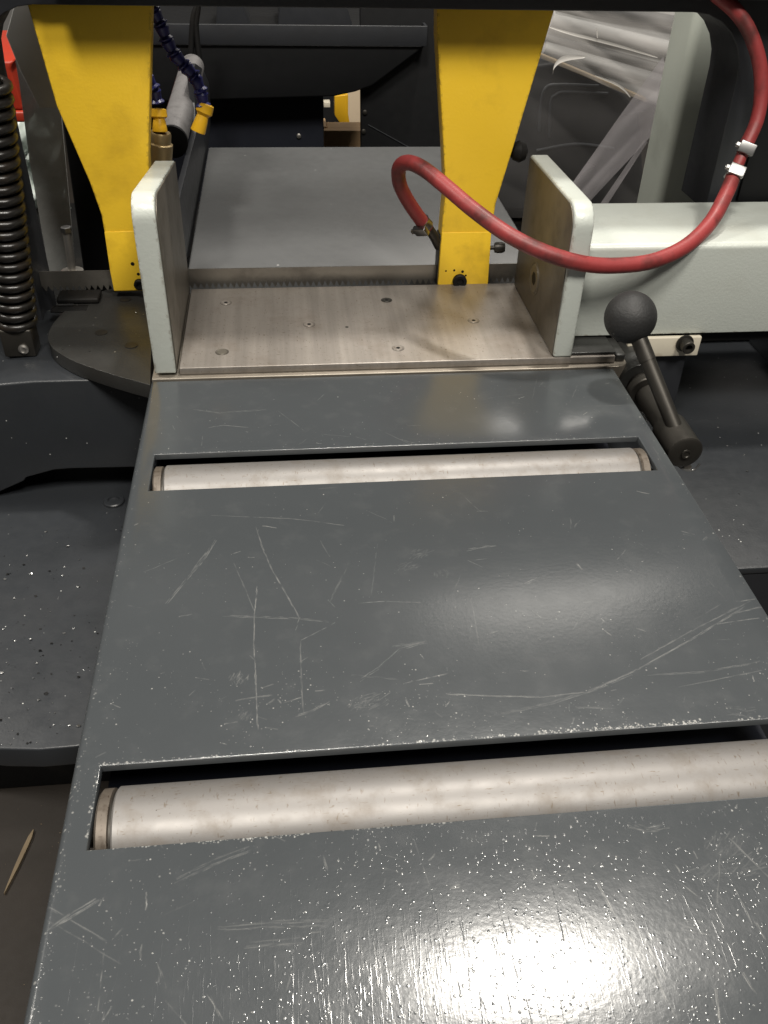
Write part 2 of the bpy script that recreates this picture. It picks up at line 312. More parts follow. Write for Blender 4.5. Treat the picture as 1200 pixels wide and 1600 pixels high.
rr = nt.nodes.new('ShaderNodeMapRange'); rr.inputs[3].default_value = .14; rr.inputs[4].default_value = .24
nt.links.new(n2, rr.inputs[0]); nt.links.new(rr.outputs[0], b.inputs['Roughness'])
ad = nt.nodes.new('ShaderNodeMath'); ad.operation = 'MULTIPLY_ADD'; ad.inputs[1].default_value = .55
nt.links.new(n3, ad.inputs[0]); nt.links.new(sc.outputs[1], ad.inputs[2])
bump(nt, b, ad.outputs[0], .13, .0006)
b.inputs['Specular IOR Level'].default_value = 0.5

# ------------------------------------------------------------------ mesh helpers
class MB:
    def __init__(s): s.bm = bmesh.new()
    def prism(s, pts2, axis, a, b_):
        """outline pts2 in the two other axes, extruded along axis from a to b_"""
        def v(p, h):
            if axis == 'x': return (h, p[0], p[1])
            if axis == 'y': return (p[0], h, p[1])
            return (p[0], p[1], h)
        lo = [s.bm.verts.new(v(p, a)) for p in pts2]; hi = [s.bm.verts.new(v(p, b_)) for p in pts2]
        n = len(pts2)
        s.bm.faces.new(lo[::-1]); s.bm.faces.new(hi)
        for i in range(n): s.bm.faces.new((lo[i], lo[(i+1) % n], hi[(i+1) % n], hi[i]))
        return s
    def box(s, x0, x1, y0, y1, z0, z1):
        return s.prism([(x0, y0), (x1, y0), (x1, y1), (x0, y1)], 'z', z0, z1)
    def lathe(s, prof, p0, direction, seg=28):
        """prof = [(distance along axis, radius)], closed at both ends"""
        d = Vector(direction).normalized(); q = Vector((0, 0, 1)) if abs(d.z) < .9 else Vector((1, 0, 0))
        e1 = d.cross(q).normalized(); e2 = d.cross(e1); p0 = Vector(p0); rings = []
        for h, r in prof:
            r = max(r, 1e-5)
            rings.append([s.bm.verts.new(p0+d*h+(e1*math.cos(6.283185*i/seg)+e2*math.sin(6.283185*i/seg))*r) for i in range(seg)])
        for A, B in zip(rings[:-1], rings[1:]):
            for i in range(seg): s.bm.faces.new((A[i], A[(i+1) % seg], B[(i+1) % seg], B[i]))
        s.bm.faces.new(rings[0][::-1]); s.bm.faces.new(rings[-1]); return s
    def tube(s, path, rad, seg=14, sub=6):
        P = catmull([Vector(p) for p in path], sub) if sub > 1 else [Vector(p) for p in path]
        n = len(P); up = None; rings = []
        for i, p in enumerate(P):
            t = (P[min(i+1, n-1)]-P[max(i-1, 0)]).normalized()
            if up is None: up = t.orthogonal().normalized()
            up = (up-t*up.dot(t)).normalized(); sd = t.cross(up)
            r = rad(i/(n-1)) if callable(rad) else rad
            rings.append([s.bm.verts.new(p+(up*math.cos(6.283185*k/seg)+sd*math.sin(6.283185*k/seg))*r) for k in range(seg)])
        for A, B in zip(rings[:-1], rings[1:]):
            for i in range(seg): s.bm.faces.new((A[i], A[(i+1) % seg], B[(i+1) % seg], B[i]))
        s.bm.faces.new(rings[0][::-1]); s.bm.faces.new(rings[-1]); return s
    def sphere(s, c, r, seg=40):
        bmesh.ops.create_uvsphere(s.bm, u_segments=seg, v_segments=seg//2, radius=r, matrix=Matrix.Translation(c)); return s
    def build(s, name, mat, parent=None, bevel=0.0, seg=3, smooth=40):
        bmesh.ops.recalc_face_normals(s.bm, faces=s.bm.faces)
        if bevel:
            es = [e for e in s.bm.edges if len(e.link_faces) == 2 and e.calc_face_angle() > math.radians(35)]
            bmesh.ops.bevel(s.bm, geom=es, offset=bevel, segments=seg, profile=.5, affect='EDGES', clamp_overlap=True)
        me = bpy.data.meshes.new(name); s.bm.to_mesh(me); s.bm.free()
        me.materials.append(M[mat] if isinstance(mat, str) else mat)
        if smooth:
            me.polygons.foreach_set('use_smooth', [True]*len(me.polygons))
            try: me.set_sharp_from_angle(angle=math.radians(smooth))
            except Exception: pass
        ob = bpy.data.objects.new(name, me); COL.objects.link(ob)
        if parent:
            ob.parent = parent; ob.matrix_parent_inverse = Matrix.Translation(-world_loc(parent))
        return ob
def world_loc(o):
    v = Vector(o.location)
    while o.parent: break
    return v
def catmull(P, sub):
    out = []
    for i in range(len(P)-1):
        a = P[max(i-1, 0)]; b_ = P[i]; c = P[i+1]; d = P[min(i+2, len(P)-1)]
        for k in range(sub):
            t = k/sub
            out.append(.5*((2*b_)+(c-a)*t+(2*a-5*b_+4*c-d)*t*t+(3*b_-a-3*c+d)*t**3))
    out.append(P[-1]); return out
def tag(o, label=None, cat=None, group=None, kind=None):
    if label: o['label'] = label
    if cat: o['category'] = cat
    if group: o['group'] = group
    if kind: o['kind'] = kind
    return o
def thing(name, loc, label, cat, group=None):
    o = bpy.data.objects.new(name, None); o.empty_display_size = .02; COL.objects.link(o); o.location = loc
    return tag(o, label, cat, group)
def mesh(name, bm_fn, mat, parent=None, **k):
    q = MB(); bm_fn(q); return q.build(name, mat, parent, **k)
def boxobj(name, mat, parent, x0, x1, y0, y1, z0, z1, bevel=0.0015, **k):
    return MB().box(x0, x1, y0, y1, z0, z1).build(name, mat, parent, bevel=bevel, **k)
def arc(cx, cy, r, a0, a1, n=10):
    return [(cx+r*math.cos(math.radians(a0+(a1-a0)*i/n)), cy+r*math.sin(math.radians(a0+(a1-a0)*i/n))) for i in range(n+1)]

# ------------------------------------------------------------------ the setting
fl = MB().box(-6, 8, -4, 9, -.95, -.85).build('floor', 'floor'); tag(fl, kind='structure')
wl = MB().box(-6, 8, 6.5, 6.6, -.85, 3.6).build('wall', 'wall'); tag(wl, kind='structure')

# machine base under everything
base = thing('machine_base', (0.2, 0.4, -.85), 'black saw base under the grey feed table and the trays', 'machine base')
boxobj('plinth', 'near_black', base, -.40, .60, .20, .95, -.85, -.165, .004)
boxobj('table_support', 'near_black', base, .03, .40, -.10, .19, -.85, -.09, .004)

# ------------------------------------------------------------------ infeed table with two rollers
tb = thing('roller_table', (.21, -.3, 0), 'scratched dark grey sloping-edged feed table with two silver rollers set in slots', 'feed table')
xs = [0, .0145, .4055, TX]; yb = -.70
ys = [yb, -.4555, -.4070, -.1645, -.1170, 0.0]
def table_bm(q):
    bm = q.bm; V = {}
    for i, x in enumerate(xs):
        for j, y in enumerate(ys): V[i, j] = bm.verts.new((x, y, 0))
    slots = {(1, 1), (1, 3)}
    for i in range(3):
        for j in range(5):
            if (i, j) in slots: continue
            bm.faces.new((V[i, j], V[i+1, j], V[i+1, j+1], V[i, j+1]))
    outer = [e for e in bm.edges if e.is_boundary]
    def isouter(e):
        a, c = e.verts
        return (a.co.x == c.co.x and a.co.x in (0, TX)) or (a.co.y == c.co.y and a.co.y in (yb, 0.0))
    so = [e for e in outer if isouter(e)]; si = [e for e in outer if not isouter(e)]
    for es, d in ((so, .060), (si, .005)):
        r = bmesh.ops.extrude_edge_only(bm, edges=es)
        for v in r['geom']:
            if isinstance(v, bmesh.types.BMVert): v.co.z -= d
    bmesh.ops.recalc_face_normals(bm, faces=bm.faces)
    long_e = [e for e in bm.edges if len(e.link_faces) == 2 and abs(e.verts[0].co.z) < 1e-6 and abs(e.verts[1].co.z) < 1e-6 and isouter(e)]
    bmesh.ops.bevel(bm, geom=long_e, offset=.0042, segments=5, profile=.5, affect='EDGES')
    sl = [e for e in bm.edges if len(e.link_faces) == 2 and abs(e.verts[0].co.z) < 1e-6 and abs(e.verts[1].co.z) < 1e-6 and e.calc_face_angle() > 1.2]
    bmesh.ops.bevel(bm, geom=sl, offset=.0007, segments=2, profile=.5, affect='EDGES')
o = mesh('table_top', table_bm, 'table'); o.parent = tb; o.matrix_parent_inverse = Matrix.Translation(-tb.location)
boxobj('pan', 'navy', tb, .004, .416, yb+.004, -.004, -.075, -.062, 0)
def add_roller(yc):
    r = .0235; zc = -.0215
    rl = MB().lathe([(0, .010), (0, r-.001), (.001, r), (.3700, r), (.371, r-.001), (.371, .01)], (.0240, yc, zc), (1, 0, 0), 64).build('roller', 'roller', tb)
    for x0 in (.0158, .3965):
        MB().lathe([(0, .008), (0, r-.002), (.0012, r-.0006), (.0063, r-.0006), (.0068, r-.002), (.0068, .008)], (x0, yc, zc), (1, 0, 0), 64).build('end_cap', 'rusty', rl)
    MB().lathe([(0, r-.0022), (.3835, r-.0022)], (.018, yc, zc), (1, 0, 0), 48).build('groove', 'gun', rl, smooth=40)
    MB().lathe([(0, .006), (.41, .006)], (.005, yc, zc), (1, 0, 0), 16).build('axle', 'gun', rl)
add_roller(-.1645+.0215); add_roller(-.4555+.0215)

# ------------------------------------------------------------------ bed, wear plate, screws
bed = thing('saw_bed', (.22, .09, -.06), 'oily dark cast bed under the steel plate, its rounded corner past the right jaw', 'saw bed')
pts = [(.0, .0035), (.428, .0035)] + arc(.428, .0135, .010, -90, 0, 6) + [(.438, .182), (.0, .182)]
MB().prism(pts, 'z', -.07, -.0012).build('casting', 'ledge', bed, bevel=.0012)
boxobj('rim', 'cast', bed, .4265, .4365, .012, .180, -.0015, .0062, .002)
wp = thing('wear_plate', (.2, .09, 0), 'flat worn bare steel plate with countersunk screws between the two vise jaws', 'steel plate')
MB().box(.0245, .4255, .0095, .1775, -.0010, .0060).build('plate', 'plate', wp, bevel=.0009)
for px, py, r, mt in [(353, 473, .0054, 'plate'), (604, 469, .0054, 'gun'), (483, 507, .0054, 'plate'), (347, 550, .0058, 'jawface'), (622, 544, .0054, 'plate'), (740, 501, .0054, 'plate')]:
    p = at(px, py, z=.006)
    sc_ = MB().lathe([(0, r), (.0003, r), (.0003, r-.0006), (.00012, r-.0009), (.00045, r-.0012), (.00045, .001)], (p.x, p.y, .0059), (0, 0, 1), 28).build('screw', mt, wp)
    if px not in (347,): MB().lathe([(0, .0020), (.0002, .0020), (.0003, .0017)], (p.x, p.y, .0062), (0, 0, 1), 6).build('socket', 'near_black', sc_)
    MB().lathe([(0, r+.0004), (.0001, r+.0004)], (p.x, p.y, .0060), (0, 0, 1), 28).build('ring_gap', 'gun', sc_)
p = at(542, 511, z=.006); MB().lathe([(0, .0017), (.0003, .0016), (.0004, .0008)], (p.x, p.y, .0059), (0, 0, 1), 14).build('pin', 'gun', wp)

# ------------------------------------------------------------------ vise jaws
def jaw_outline(zf, zb, y0, y1, r, zbot):
    sl = (zb-zf)/(y1-y0)
    a = [(y1, zbot), (y1, zb)]
    cx, cz = y0+r, zf-r
    a += [(cx + r*math.cos(math.radians(t)), cz + r*math.sin(math.radians(t)) + sl*max(0, (r*math.cos(math.radians(t))+r))*.5) for t in (80, 100, 120, 140, 160, 172)]
    a += [(y0, cz-.002), (y0, zbot)]
    return a
fj = thing('fixed_jaw', (.0125, .1, 0), 'pale grey upright vise jaw plate in front of the left yellow post', 'vise jaw')
MB().prism(jaw_outline(.157, .133, .0085, .185, .020, .0015), 'x', .0030, .0215).build('jaw_plate', 'pale', fj, bevel=.0012)
MB().prism(jaw_outline(.1545, .1325, .0115, .1835, .0195, .0025), 'x', .0216, .0226).build('bare_face', 'jawface', fj, bevel=.0003)
mj = thing('moving_jaw', (.38, .1, 0), 'pale grey upright vise jaw plate on the end of the thick clamping bar', 'vise jaw')
MB().prism(jaw_outline(.146, .141, .0085, .172, .020, .0065), 'x', .3655, .3830).build('jaw_plate', 'pale', mj, bevel=.0022)
MB().prism(jaw_outline(.1435, .1390, .0115, .1705, .0185, .0075), 'x', .3646, .3654).build('bare_face', 'jawface', mj, bevel=.0003)
p = at(835, 435, x=.3646)
sc_ = MB().lathe([(0, .0165), (.0006, .0165), (.0006, .0152), (.0001, .0148), (.0001, .0138), (.0008, .0132), (.0008, .004)], (.3648, p.y, p.z), (-1, 0, 0), 32).build('screw', 'jawface', mj)
MB().lathe([(0, .0066), (.0003, .0066)], (.3640, p.y, p.z), (-1, 0, 0), 6).build('socket', 'near_black', sc_)

boxobj('foot_plate', 'cast', mj, .3832, .4262, .0125, .120, .0062, .0088, .0008)
vb = thing('vise_bar', (.5, .1, .05), 'thick pale grey horizontal clamping bar running off to the right', 'clamping bar')
yf, z1, z0, yk = .042, .100, .0105, .160
pr = [(yk, z0), (yk, z1-.012)] + arc(yk-.012, z1-.012, .012, 0, 90, 5)[1:] + arc(yf+.006, z1-.006, .006, 90, 180, 8) + [(yf, z0)]
MB().prism(pr, 'x', .3835, .78).build('bar', 'pale', vb, bevel=.0008)
MB().prism([(.05, -.002), (.15, -.002), (.15, .0104), (.05, .0104)], 'x', .40, .74).build('slide_way', 'near_black', vb)

# ------------------------------------------------------------------ saw bow
bow = thing('saw_bow', (.2, .2, .3), 'big charcoal arched saw bow frame over the vise, its legs at both sides', 'saw bow')
yF, yB = .166, .232
zi = .2655
out = [(-.42, .42), (-.42, -.05), (-.150, -.05)] + arc(-.150, -.030, .022, -90, 0, 6)
out += [(-.128, .205)] + [(-.078-.050*math.cos(math.radians(t)), .2155+.050*math.sin(math.radians(t))) for t in (15, 30, 45, 60, 75, 90)]
out += [(.498+.056*math.sin(math.radians(t)), .2095+.056*math.cos(math.radians(t))) for t in (0, 15, 30, 45, 60, 75, 90)]
out += [(.5545, .085), (.90, .085), (.90, .42)]
fr = MB().prism(out, 'y', yF, yB).build('frame', 'darker', bow, bevel=.0015)
boxobj('front_cover', 'darker', bow, -.06, .90, .137, yF-.0006, .2795, .42, .002)
boxobj('lower_lip', 'darker', bow, .5575, .90, yF-.006, yF-.0005, .0865, .094, .0012)
MB().prism([(.585, .096), (.70, .096), (.70, .30), (.612, .30), (.585, .24)], 'y', yF-.004, yF-.0006).build('cover_panel', 'black', bow, bevel=.0008)

# yellow blade guide posts
def guide_post(label, outline, kink, xl, xr, screws, bolt):
    c = sum((at(*q, y=.178).x for q in outline))/len(outline)
    g = thing('guide_post', (c, .178, 0), label, 'guide post', 'yellow blade guide posts')
    pts = [at(*q, y=.178) for q in outline]
    MB().prism([(p.x, p.z) for p in pts], 'y', .178, .200).build('arm', 'yellow', g, bevel=.0014)
    lo = [at(*q, y=.1765) for q in kink]
    MB().prism([(p.x, p.z) for p in lo], 'y', .1772, .1779).build('guide_block', 'yellow_foot', g, bevel=.0004)
    for px, py, r in screws:
        p = at(px, py, y=.1762); MB().lathe([(0, r), (.0002, r), (.0003, r*.7)], (p.x, .1773, p.z), (0, -1, 0), 12).build('small_hole', 'near_black', g)
    px, py, r = bolt
    p = at(px, py, y=.1762)
    h = MB().lathe([(0, r), (.004, r), (.0048, r-.0008), (.0048, r*.55), (.0030, r*.5)], (p.x, .1773, p.z), (0, -1, 0), 20).build('bolt', 'near_black', g)
    return g
gr = guide_post('tapered yellow post with the red hose looped across it', [(683, 453), (762, 453), (768, 361), (775, 318), (803, 228), (868, 10), (874, -30), (683, -30), (683, 60), (693, 235), (696, 300), (692, 340), (690, 362)], [(684, 452), (762, 452), (768, 363), (691, 364)], 0, 0, [(710, 423, .0012), (723, 425, .0015), (697, 424, .0010), (728, 431, .0011)], (718, 439, .0075))
gl = guide_post('tapered yellow post standing behind the left pale jaw', [(178, 456), (243, 454), (238, 360), (232, 245), (235, 100), (238, -30), (30, -30), (45, 15), (88, 165), (140, 285), (158, 335), (163, 362), (172, 425)], [(178, 455), (243, 453), (239, 361), (163, 363), (172, 425)], 0, 0, [(207, 413, .0020), (216, 429, .0016)], (218, 444, .0055))
# dark bracket and thumb screws on the right post
p0 = at(684, 450, y=.19); p1 = at(690, 372, y=.19)
boxobj('side_bracket', 'gun', gr, p0.x-.0035, p0.x-.0005, .180, .198, .002, .058, .0006)
kn = at(778, 387, y=.188)
MB().lathe([(0, .0022), (.006, .0022), (.006, .005), (.009, .0058), (.014, .0058), (.017, .0045), (.0175, .001)], (kn.x-.010, .188, kn.z), (1, -.1, .05), 18).build('thumb_screw', 'gun', gr)
kb = at(806, 232, y=.20)
MB().lathe([(0, .004), (.003, .008), (.009, .0105), (.015, .008), (.018, .001)], (kb.x-.008, .19, kb.z), (1, 0, 0), 20).build('knob', 'near_black', gr)

# ------------------------------------------------------------------ band blade
bl = MB(); pit = .0062; pts = [(-.30, .0225), (.66, .0225)]
x = .66
while x > -.30:
    pts += [(x, .0064), (x-pit*.10, .0070), (x-pit*.42, .0018), (x-pit*.62, .0018), (x-pit*.97, .0062)]; x -= pit
bo = bl.prism(pts[::-1], 'y', .1895, .1907).build('saw_blade', 'blade', bow, smooth=0)
tag(bo, 'grey toothed band saw blade stretched across behind the steel plate')

# ------------------------------------------------------------------ outfeed table
ot = thing('outfeed_table', (.21, .47, -.03), 'plain smooth grey table beyond the saw blade with no rollers', 'outfeed table')
MB().box(.0155, .4115, .2375, .702, -.045, -.0005).build('table_top', 'outfeed', ot, bevel=.0025)
boxobj('leg_block', 'near_black', ot, .05, .38, .26, .66, -.164, -.0455, 0)
# side fence with rounded rear upright
fe = thing('side_fence', (.008, .5, 0), 'dark upright side plate with a rounded rear along the left of the far table', 'fence')
q = [(280, 313), (294, 258), (307, 207), (305, 160), (300, 112), (306, 99), (318, 108), (326, 128), (329, 160), (329, 195), (326, 228), (296, 400), (283, 415)]
pts = [at(a, c, x=.0125) for a, c in q]
MB().prism([(p.y, max(p.z, -.03)) for p in pts], 'x', .0055, .0125).build('plate', 'darker', fe, bevel=.0012)
st = at(283, 312, x=.009); en = at(307, 208, x=.009)
MB().tube([st, (st+en)/2, en], .0028, 8, 1).build('pale_edge', 'steel', fe)  # paler strip along the fence's top edge
# grey pipe
cy = thing('grey_pipe', (-.012, .6, .09), 'dull grey pipe with a red printed stripe lying behind the blue hose', 'pipe')
a0 = Vector((-.0085, .455, .077)); a1 = Vector((-.004, .79, .092)); d = (a1-a0)
MB().lathe([(0, .010), (0, .0165), (.001, .0175), (d.length, .0175), (d.length, .01)], a0, d, 32).build('barrel', 'greypipe', cy)
MB().lathe([(0, .0192), (.006, .0192), (.0065, .018)], a0-d.normalized()*.0066, d, 32).build('end_cap', 'black', cy)
side = Vector((-.0155, 0, .0092)).normalized()
m_, nt_, b_ = newmat('faded_red_print'); b_.inputs['Base Color'].default_value = (.35, .05, .04, 1); b_.inputs['Roughness'].default_value = .5
pp = MB()
for i in range(14):
    t0 = .06+i*.05
    s0 = a0+d*t0+side*.0178; s1 = a0+d*(t0+.036)+side*.0178
    e = Vector((.35, 0, .9))*.0022
    vs = [pp.bm.verts.new(v) for v in (s0-e, s1-e, s1+e, s0+e)]; pp.bm.faces.new(vs)
pp.build('printed_stripe', m_, cy, smooth=0)

# ------------------------------------------------------------------ red hose
hs = thing('red_hose', (.3, .1, .1), 'dirty red rubber hose looping from the right bow leg round the right yellow post', 'hose')
hp1 = [(1118, -10, .155), (1150, 18, .150), (1172, 52, .145), (1187, 100, .140), (1189, 150, .134), (1182, 190, .127), (1166, 226, .119)]
hp2 = [(1149, 266, .106), (1136, 300, .088), (1112, 345, .062), (1078, 380, .040), (1040, 401, .027), (1000, 412, .018), (940, 415, .010), (890, 407, .006), (840, 390, .010), (790, 364, .024), (740, 328, .048), (695, 290, .078), (662, 264, .102), (638, 254, .122), (624, 262, .138), (624, 285, .150), (634, 308, .160), (650, 333, .168), (667, 356, .176)]
MB().tube([at(a, c, y=e) for a, c, e in hp1], .0064, 18, 8).build('upper_length', 'hose', hs)
MB().tube([at(a, c, y=e) for a, c, e in hp2], .0069, 20, 8).build('looped_length', 'hose', hs)
MB().tube([at(1168, 222, y=.120), at(1156, 250, y=.112), at(1147, 270, y=.105)], .0054, 16, 4).build('joint', 'hose', hs)
MB().tube([at(664, 350, y=.176), at(676, 366, y=.180), at(686, 385, y=.187)], .0050, 12, 3).build('tail_fitting', 'gun', hs)
def clamp(pa, pb, r, label, sidev):
    c = (pa+pb)/2; d = (pb-pa).normalized()
    t = thing('hose_clamp', c, label, 'hose clamp', 'hose clamps on the red hose')
    MB().lathe([(-.0045, r-.0005), (-.0045, r+.0008), (-.0035, r+.0004), (.0035, r+.0004), (.0045, r+.0008), (.0045, r-.0005)], c, d, 28).build('band', 'bright', t, smooth=30)
    s = (sidev - d*sidev.dot(d)).normalized(); w = d.cross(s)
    q = MB()
    for k, (a_, h_) in enumerate(((.0052, .0042), )):
        o_ = c+s*(r+.0022)
        vs = [o_+d*x_*a_+w*y_*.0075+s*z_*.0028 for x_, y_, z_ in ((-1, -1, -1), (1, -1, -1), (1, 1, -1), (-1, 1, -1), (-1, -1, 1), (1, -1, 1), (1, 1, 1), (-1, 1, 1))]
        v = [q.bm.verts.new(x_) for x_ in vs]
        for f in ((0, 1, 2, 3), (7, 6, 5, 4), (0, 4, 5, 1), (1, 5, 6, 2), (2, 6, 7, 3), (3, 7, 4, 0)): q.bm.faces.new([v[i] for i in f])
    q.build('housing', 'bright', t, bevel=.0008)
    MB().lathe([(0, .0028), (.003, .0028), (.0035, .0022), (.0035, .001), (.0022, .0008)], c+s*(r+.0025)+w*.0075, w, 6).build('worm_screw', 'bright', t, smooth=0)
    for i in range(6):
        e = c+s*(r+.0052)-w*(.005-.002*i)
    return t
vl = Vector((-.3, -.9, .35))
clamp(at(1168, 226, y=.119), at(1161, 240, y=.117), .0066, 'upper silver worm clamp on the red hose by the right bow leg', vl)
clamp(at(1150, 264, y=.107), at(1143, 280, y=.102), .0070, 'lower silver worm clamp below the joint in the red hose', vl)
clamp(at(658, 343, y=.172), at(667, 355, y=.176), .0070, 'small silver clamp at the end of the red hose left of the yellow post', Vector((-.6, -.7, -.1)))

# ------------------------------------------------------------------ lever with black ball
lv = thing('clamp_lever', (.461, -.1, -.03), 'dark steel lever with a round black ball knob beside the feed table', 'lever')
bc = at(985, 496, y=-.03)
hub = at(1072, 709, y=-.118)
hc = Vector((hub.x, -.118, hub.z))
MB().sphere(bc, .0222, 48).build('ball_knob', 'rubber', lv, smooth=180)
rp = Vector((hc.x-.001, -.096, hc.z+.006))
rd = (rp-bc).normalized()
MB().tube([bc+rd*.015, bc+rd*.04], .0072, 20, 1).build('rod_collar', 'gun', lv)
MB().tube([bc+rd*.038, rp], .0066, 20, 1).build('rod', 'gun', lv)
MB().lathe([(0, .0030), (.0006, .0036), (.0006, .0128), (.0018, .0148), (.040, .0150), (.041, .012)], (hc.x, -.118, hc.z), (0, 1, 0), 36).build('hub', 'gun', lv)
MB().lathe([(0, .0042), (.0012, .0042), (.0012, .0028), (.0005, .0022)], (hc.x, -.1185, hc.z), (0, -1, 0), 20).build('end_screw', 'gun', lv)
MB().lathe([(0, .0115), (.10, .0115)], (hc.x, -.077, hc.z), (0, 1, 0), 28).build('shaft', 'gun', lv)
MB().lathe([(0, .012), (.0, .0175), (.001, .0185), (.008, .0185), (.009, .0175), (.009, .012)], (hc.x, -.022, hc.z), (0, 1, 0), 32).build('collar_ring', 'gun', lv)
MB().lathe([(0, .015), (.0, .020), (.001, .0205), (.05, .0205), (.05, .012)], (hc.x, .0, hc.z), (0, 1, 0), 32).build('bearing_boss', 'cast', lv)
sp = at(1078, 731, y=-.112)
MB().tube([sp+Vector((-.002, 0, 0)), sp+Vector((-.002, .012, .0))], .0036, 14, 1).build('roll_pin', 'steel', lv)
MB().tube([sp+Vector((-.011, .004, .002)), sp+Vector((-.006, .0, -.001)), sp+Vector((.003, -.001, -.002)), sp+Vector((.008, .0, .004))], .0009, 8, 4).build('spring_wire', 'bright', lv)

# cream bracket with socket bolt under the bar
cb = thing('cream_bracket', (.49, .036, 0), 'small cream painted bracket plate with a socket bolt hanging below the pale bar', 'bracket')
pa = at(1000, 524, y=.036); pb = at(1088, 556, y=.036)
boxobj('plate', 'cream', cb, pa.x-.01, pb.x+.001, .036, .041, pb.z, .0098, .0012)
bq = at(1073, 540, y=.030)
bb = MB().lathe([(0, .0085), (.0015, .0085), (.002, .0062), (.011, .0062), (.0115, .0056), (.0115, .0036), (.006, .0030)], (bq.x, .0355, bq.z), (0, -1, 0), 24).build('socket_bolt', 'gun', cb)
sp_ = at(1030, 600, y=.045)
hp = thing('hanger_plate', (.48, .05, -.03), 'dark flat plate hanging below the cream bracket beside the lever', 'plate')
q = [at(*k, y=.043) for k in ((985, 545), (1072, 556), (1052, 640), (985, 640))]
MB().prism([(p.x, p.z) for p in q], 'y', .0425, .047).build('plate', 'darker', hp, bevel=.0008)

# ------------------------------------------------------------------ trays at both sides
tr = thing('right_tray', (.65, .03, -.1), 'dark grey shallow chip tray to the right of the feed table', 'tray')
MB().box(.43, .95, -.175, .236, -.108, -.100).build('tray_floor', 'dark', tr, bevel=.002)
boxobj('back_wall', 'dark', tr, .43, .95, .2365, .2415, -.11, -.045, .001)
w = at(1180, 545, z=-.1)
boxobj('side_wall', 'dark', tr, w.x, w.x+.004, -.172, .236, -.0995, -.05, .001)
MB().box(.43, .95, -.174, -.166, -.60, -.1085).build('front_face', 'darker', tr)

tl = thing('left_tray', (-.1, -.1, -.15), 'dark speckled chip tray with a curved front lip left of the feed table', 'tray')
q = [(-160, 1140), (-60, 1163), (0, 1170), (60, 1171), (118, 1166), (200, 1152), (300, 1130)]
front = [at(a, c, z=-.15) for a, c in q]
pts = [(p.x, p.y) for p in front] + [(.06, .19), (-.35, .19)]
MB().prism(pts, 'z', -.172, -.15).build('tray_floor', 'dark', tl, bevel=.0018)
bo_ = at(178, 783, z=-.149)
MB().lathe([(0, .0105), (.002, .0105), (.003, .0095), (.003, .006), (.001, .0055), (.001, .0005)], (bo_.x, bo_.y, -.1499), (0, 0, 1), 28).build('boss', 'dark', tl)
# swivel casting and round turntable
sw = thing('swivel_casting', (-.1, .06, -.06), 'dark grey cast swivel base block under the round turntable at the left', 'casting')
yfc = .037
q = [(-140, 640), (0, 601), (50, 592), (110, 591), (246, 591), (246, 731), (205, 731), (110, 733), (85, 735), (40, 747), (38, 752), (0, 769), (-140, 815)]
pts = [at(a, c, y=yfc) for a, c in q]
MB().prism([(p.x, min(p.z, -.0185)) for p in pts], 'y', yfc, .19).build('block', 'dark', sw, bevel=.003)
tt = thing('turntable', (-.03, .1, 0), 'oily dark round turntable disc at the left behind the feed table corner', 'turntable')
q = [(241, 603), (200, 592), (160, 580), (120, 566), (95, 553), (80, 541), (75, 528), (79, 512), (92, 495), (112, 477), (135, 464), (170, 452), (240, 440)]
pts = [at(a, c, z=-.003) for a, c in q]
pl = catmull([Vector((p.x, p.y, 0)) for p in pts], 4)
pl = [(min(p.x, -.0005), p.y) for p in pl]
MB().prism(pl, 'z', -.0175, -.003).build('disc', 'cast', tt, bevel=.002)
for a, c in ((196, 468), (158, 520), (205, 540)):
    p = at(a, c, z=-.003); MB().lathe([(0, .006), (.0006, .006), (.0008, .003)], (p.x, p.y, -.003), (0, 0, 1), 16).build('plug', 'gun', tt)

# loose metal flakes and grit lying in the trays
def flakes(name, n, fn, mat, smin, smax):
    q = MB()
    for k in range(n):
        p, s_ = fn(), smin+(smax-smin)*rnd.random()**3
        a_ = rnd.random()*6.283; m_ = rnd.randint(4, 6)
        vs = [q.bm.verts.new(p+Vector((math.cos(a_+6.283*i/m_)*s_*(.4+rnd.random()), math.sin(a_+6.283*i/m_)*s_*(.4+.6*rnd.random()), .0003+s_*.5*rnd.random()))) for i in range(m_)]
        q.bm.faces.new(vs)
    return tag(q.build(name, mat, smooth=0), kind='stuff')
flakes('metal_flakes', 110, lambda: Vector((rnd.uniform(-.16, -.01), -.27+.26*rnd.random()**1.5, -.15)), 'bright', .0004, .0022)
flakes('dark_grit', 120, lambda: Vector((rnd.uniform(-.16, -.01), -.27+.26*rnd.random()**1.4, -.15)), 'near_black', .0004, .002)
flakes('metal_flakes', 110, lambda: Vector((rnd.uniform(.44, .70), rnd.uniform(-.17, .22), -.10)), 'bright', .0003, .0014)
flakes('metal_flakes', 60, lambda: Vector((rnd.uniform(-.11, -.005), rnd.uniform(.04, .17), -.003)), 'bright', .0002, .0011)
flakes('floor_grit', 70, lambda: Vector((rnd.uniform(-.55, -.15), rnd.uniform(-.3, .19), -.85)), 'worn_board', .0006, .003)
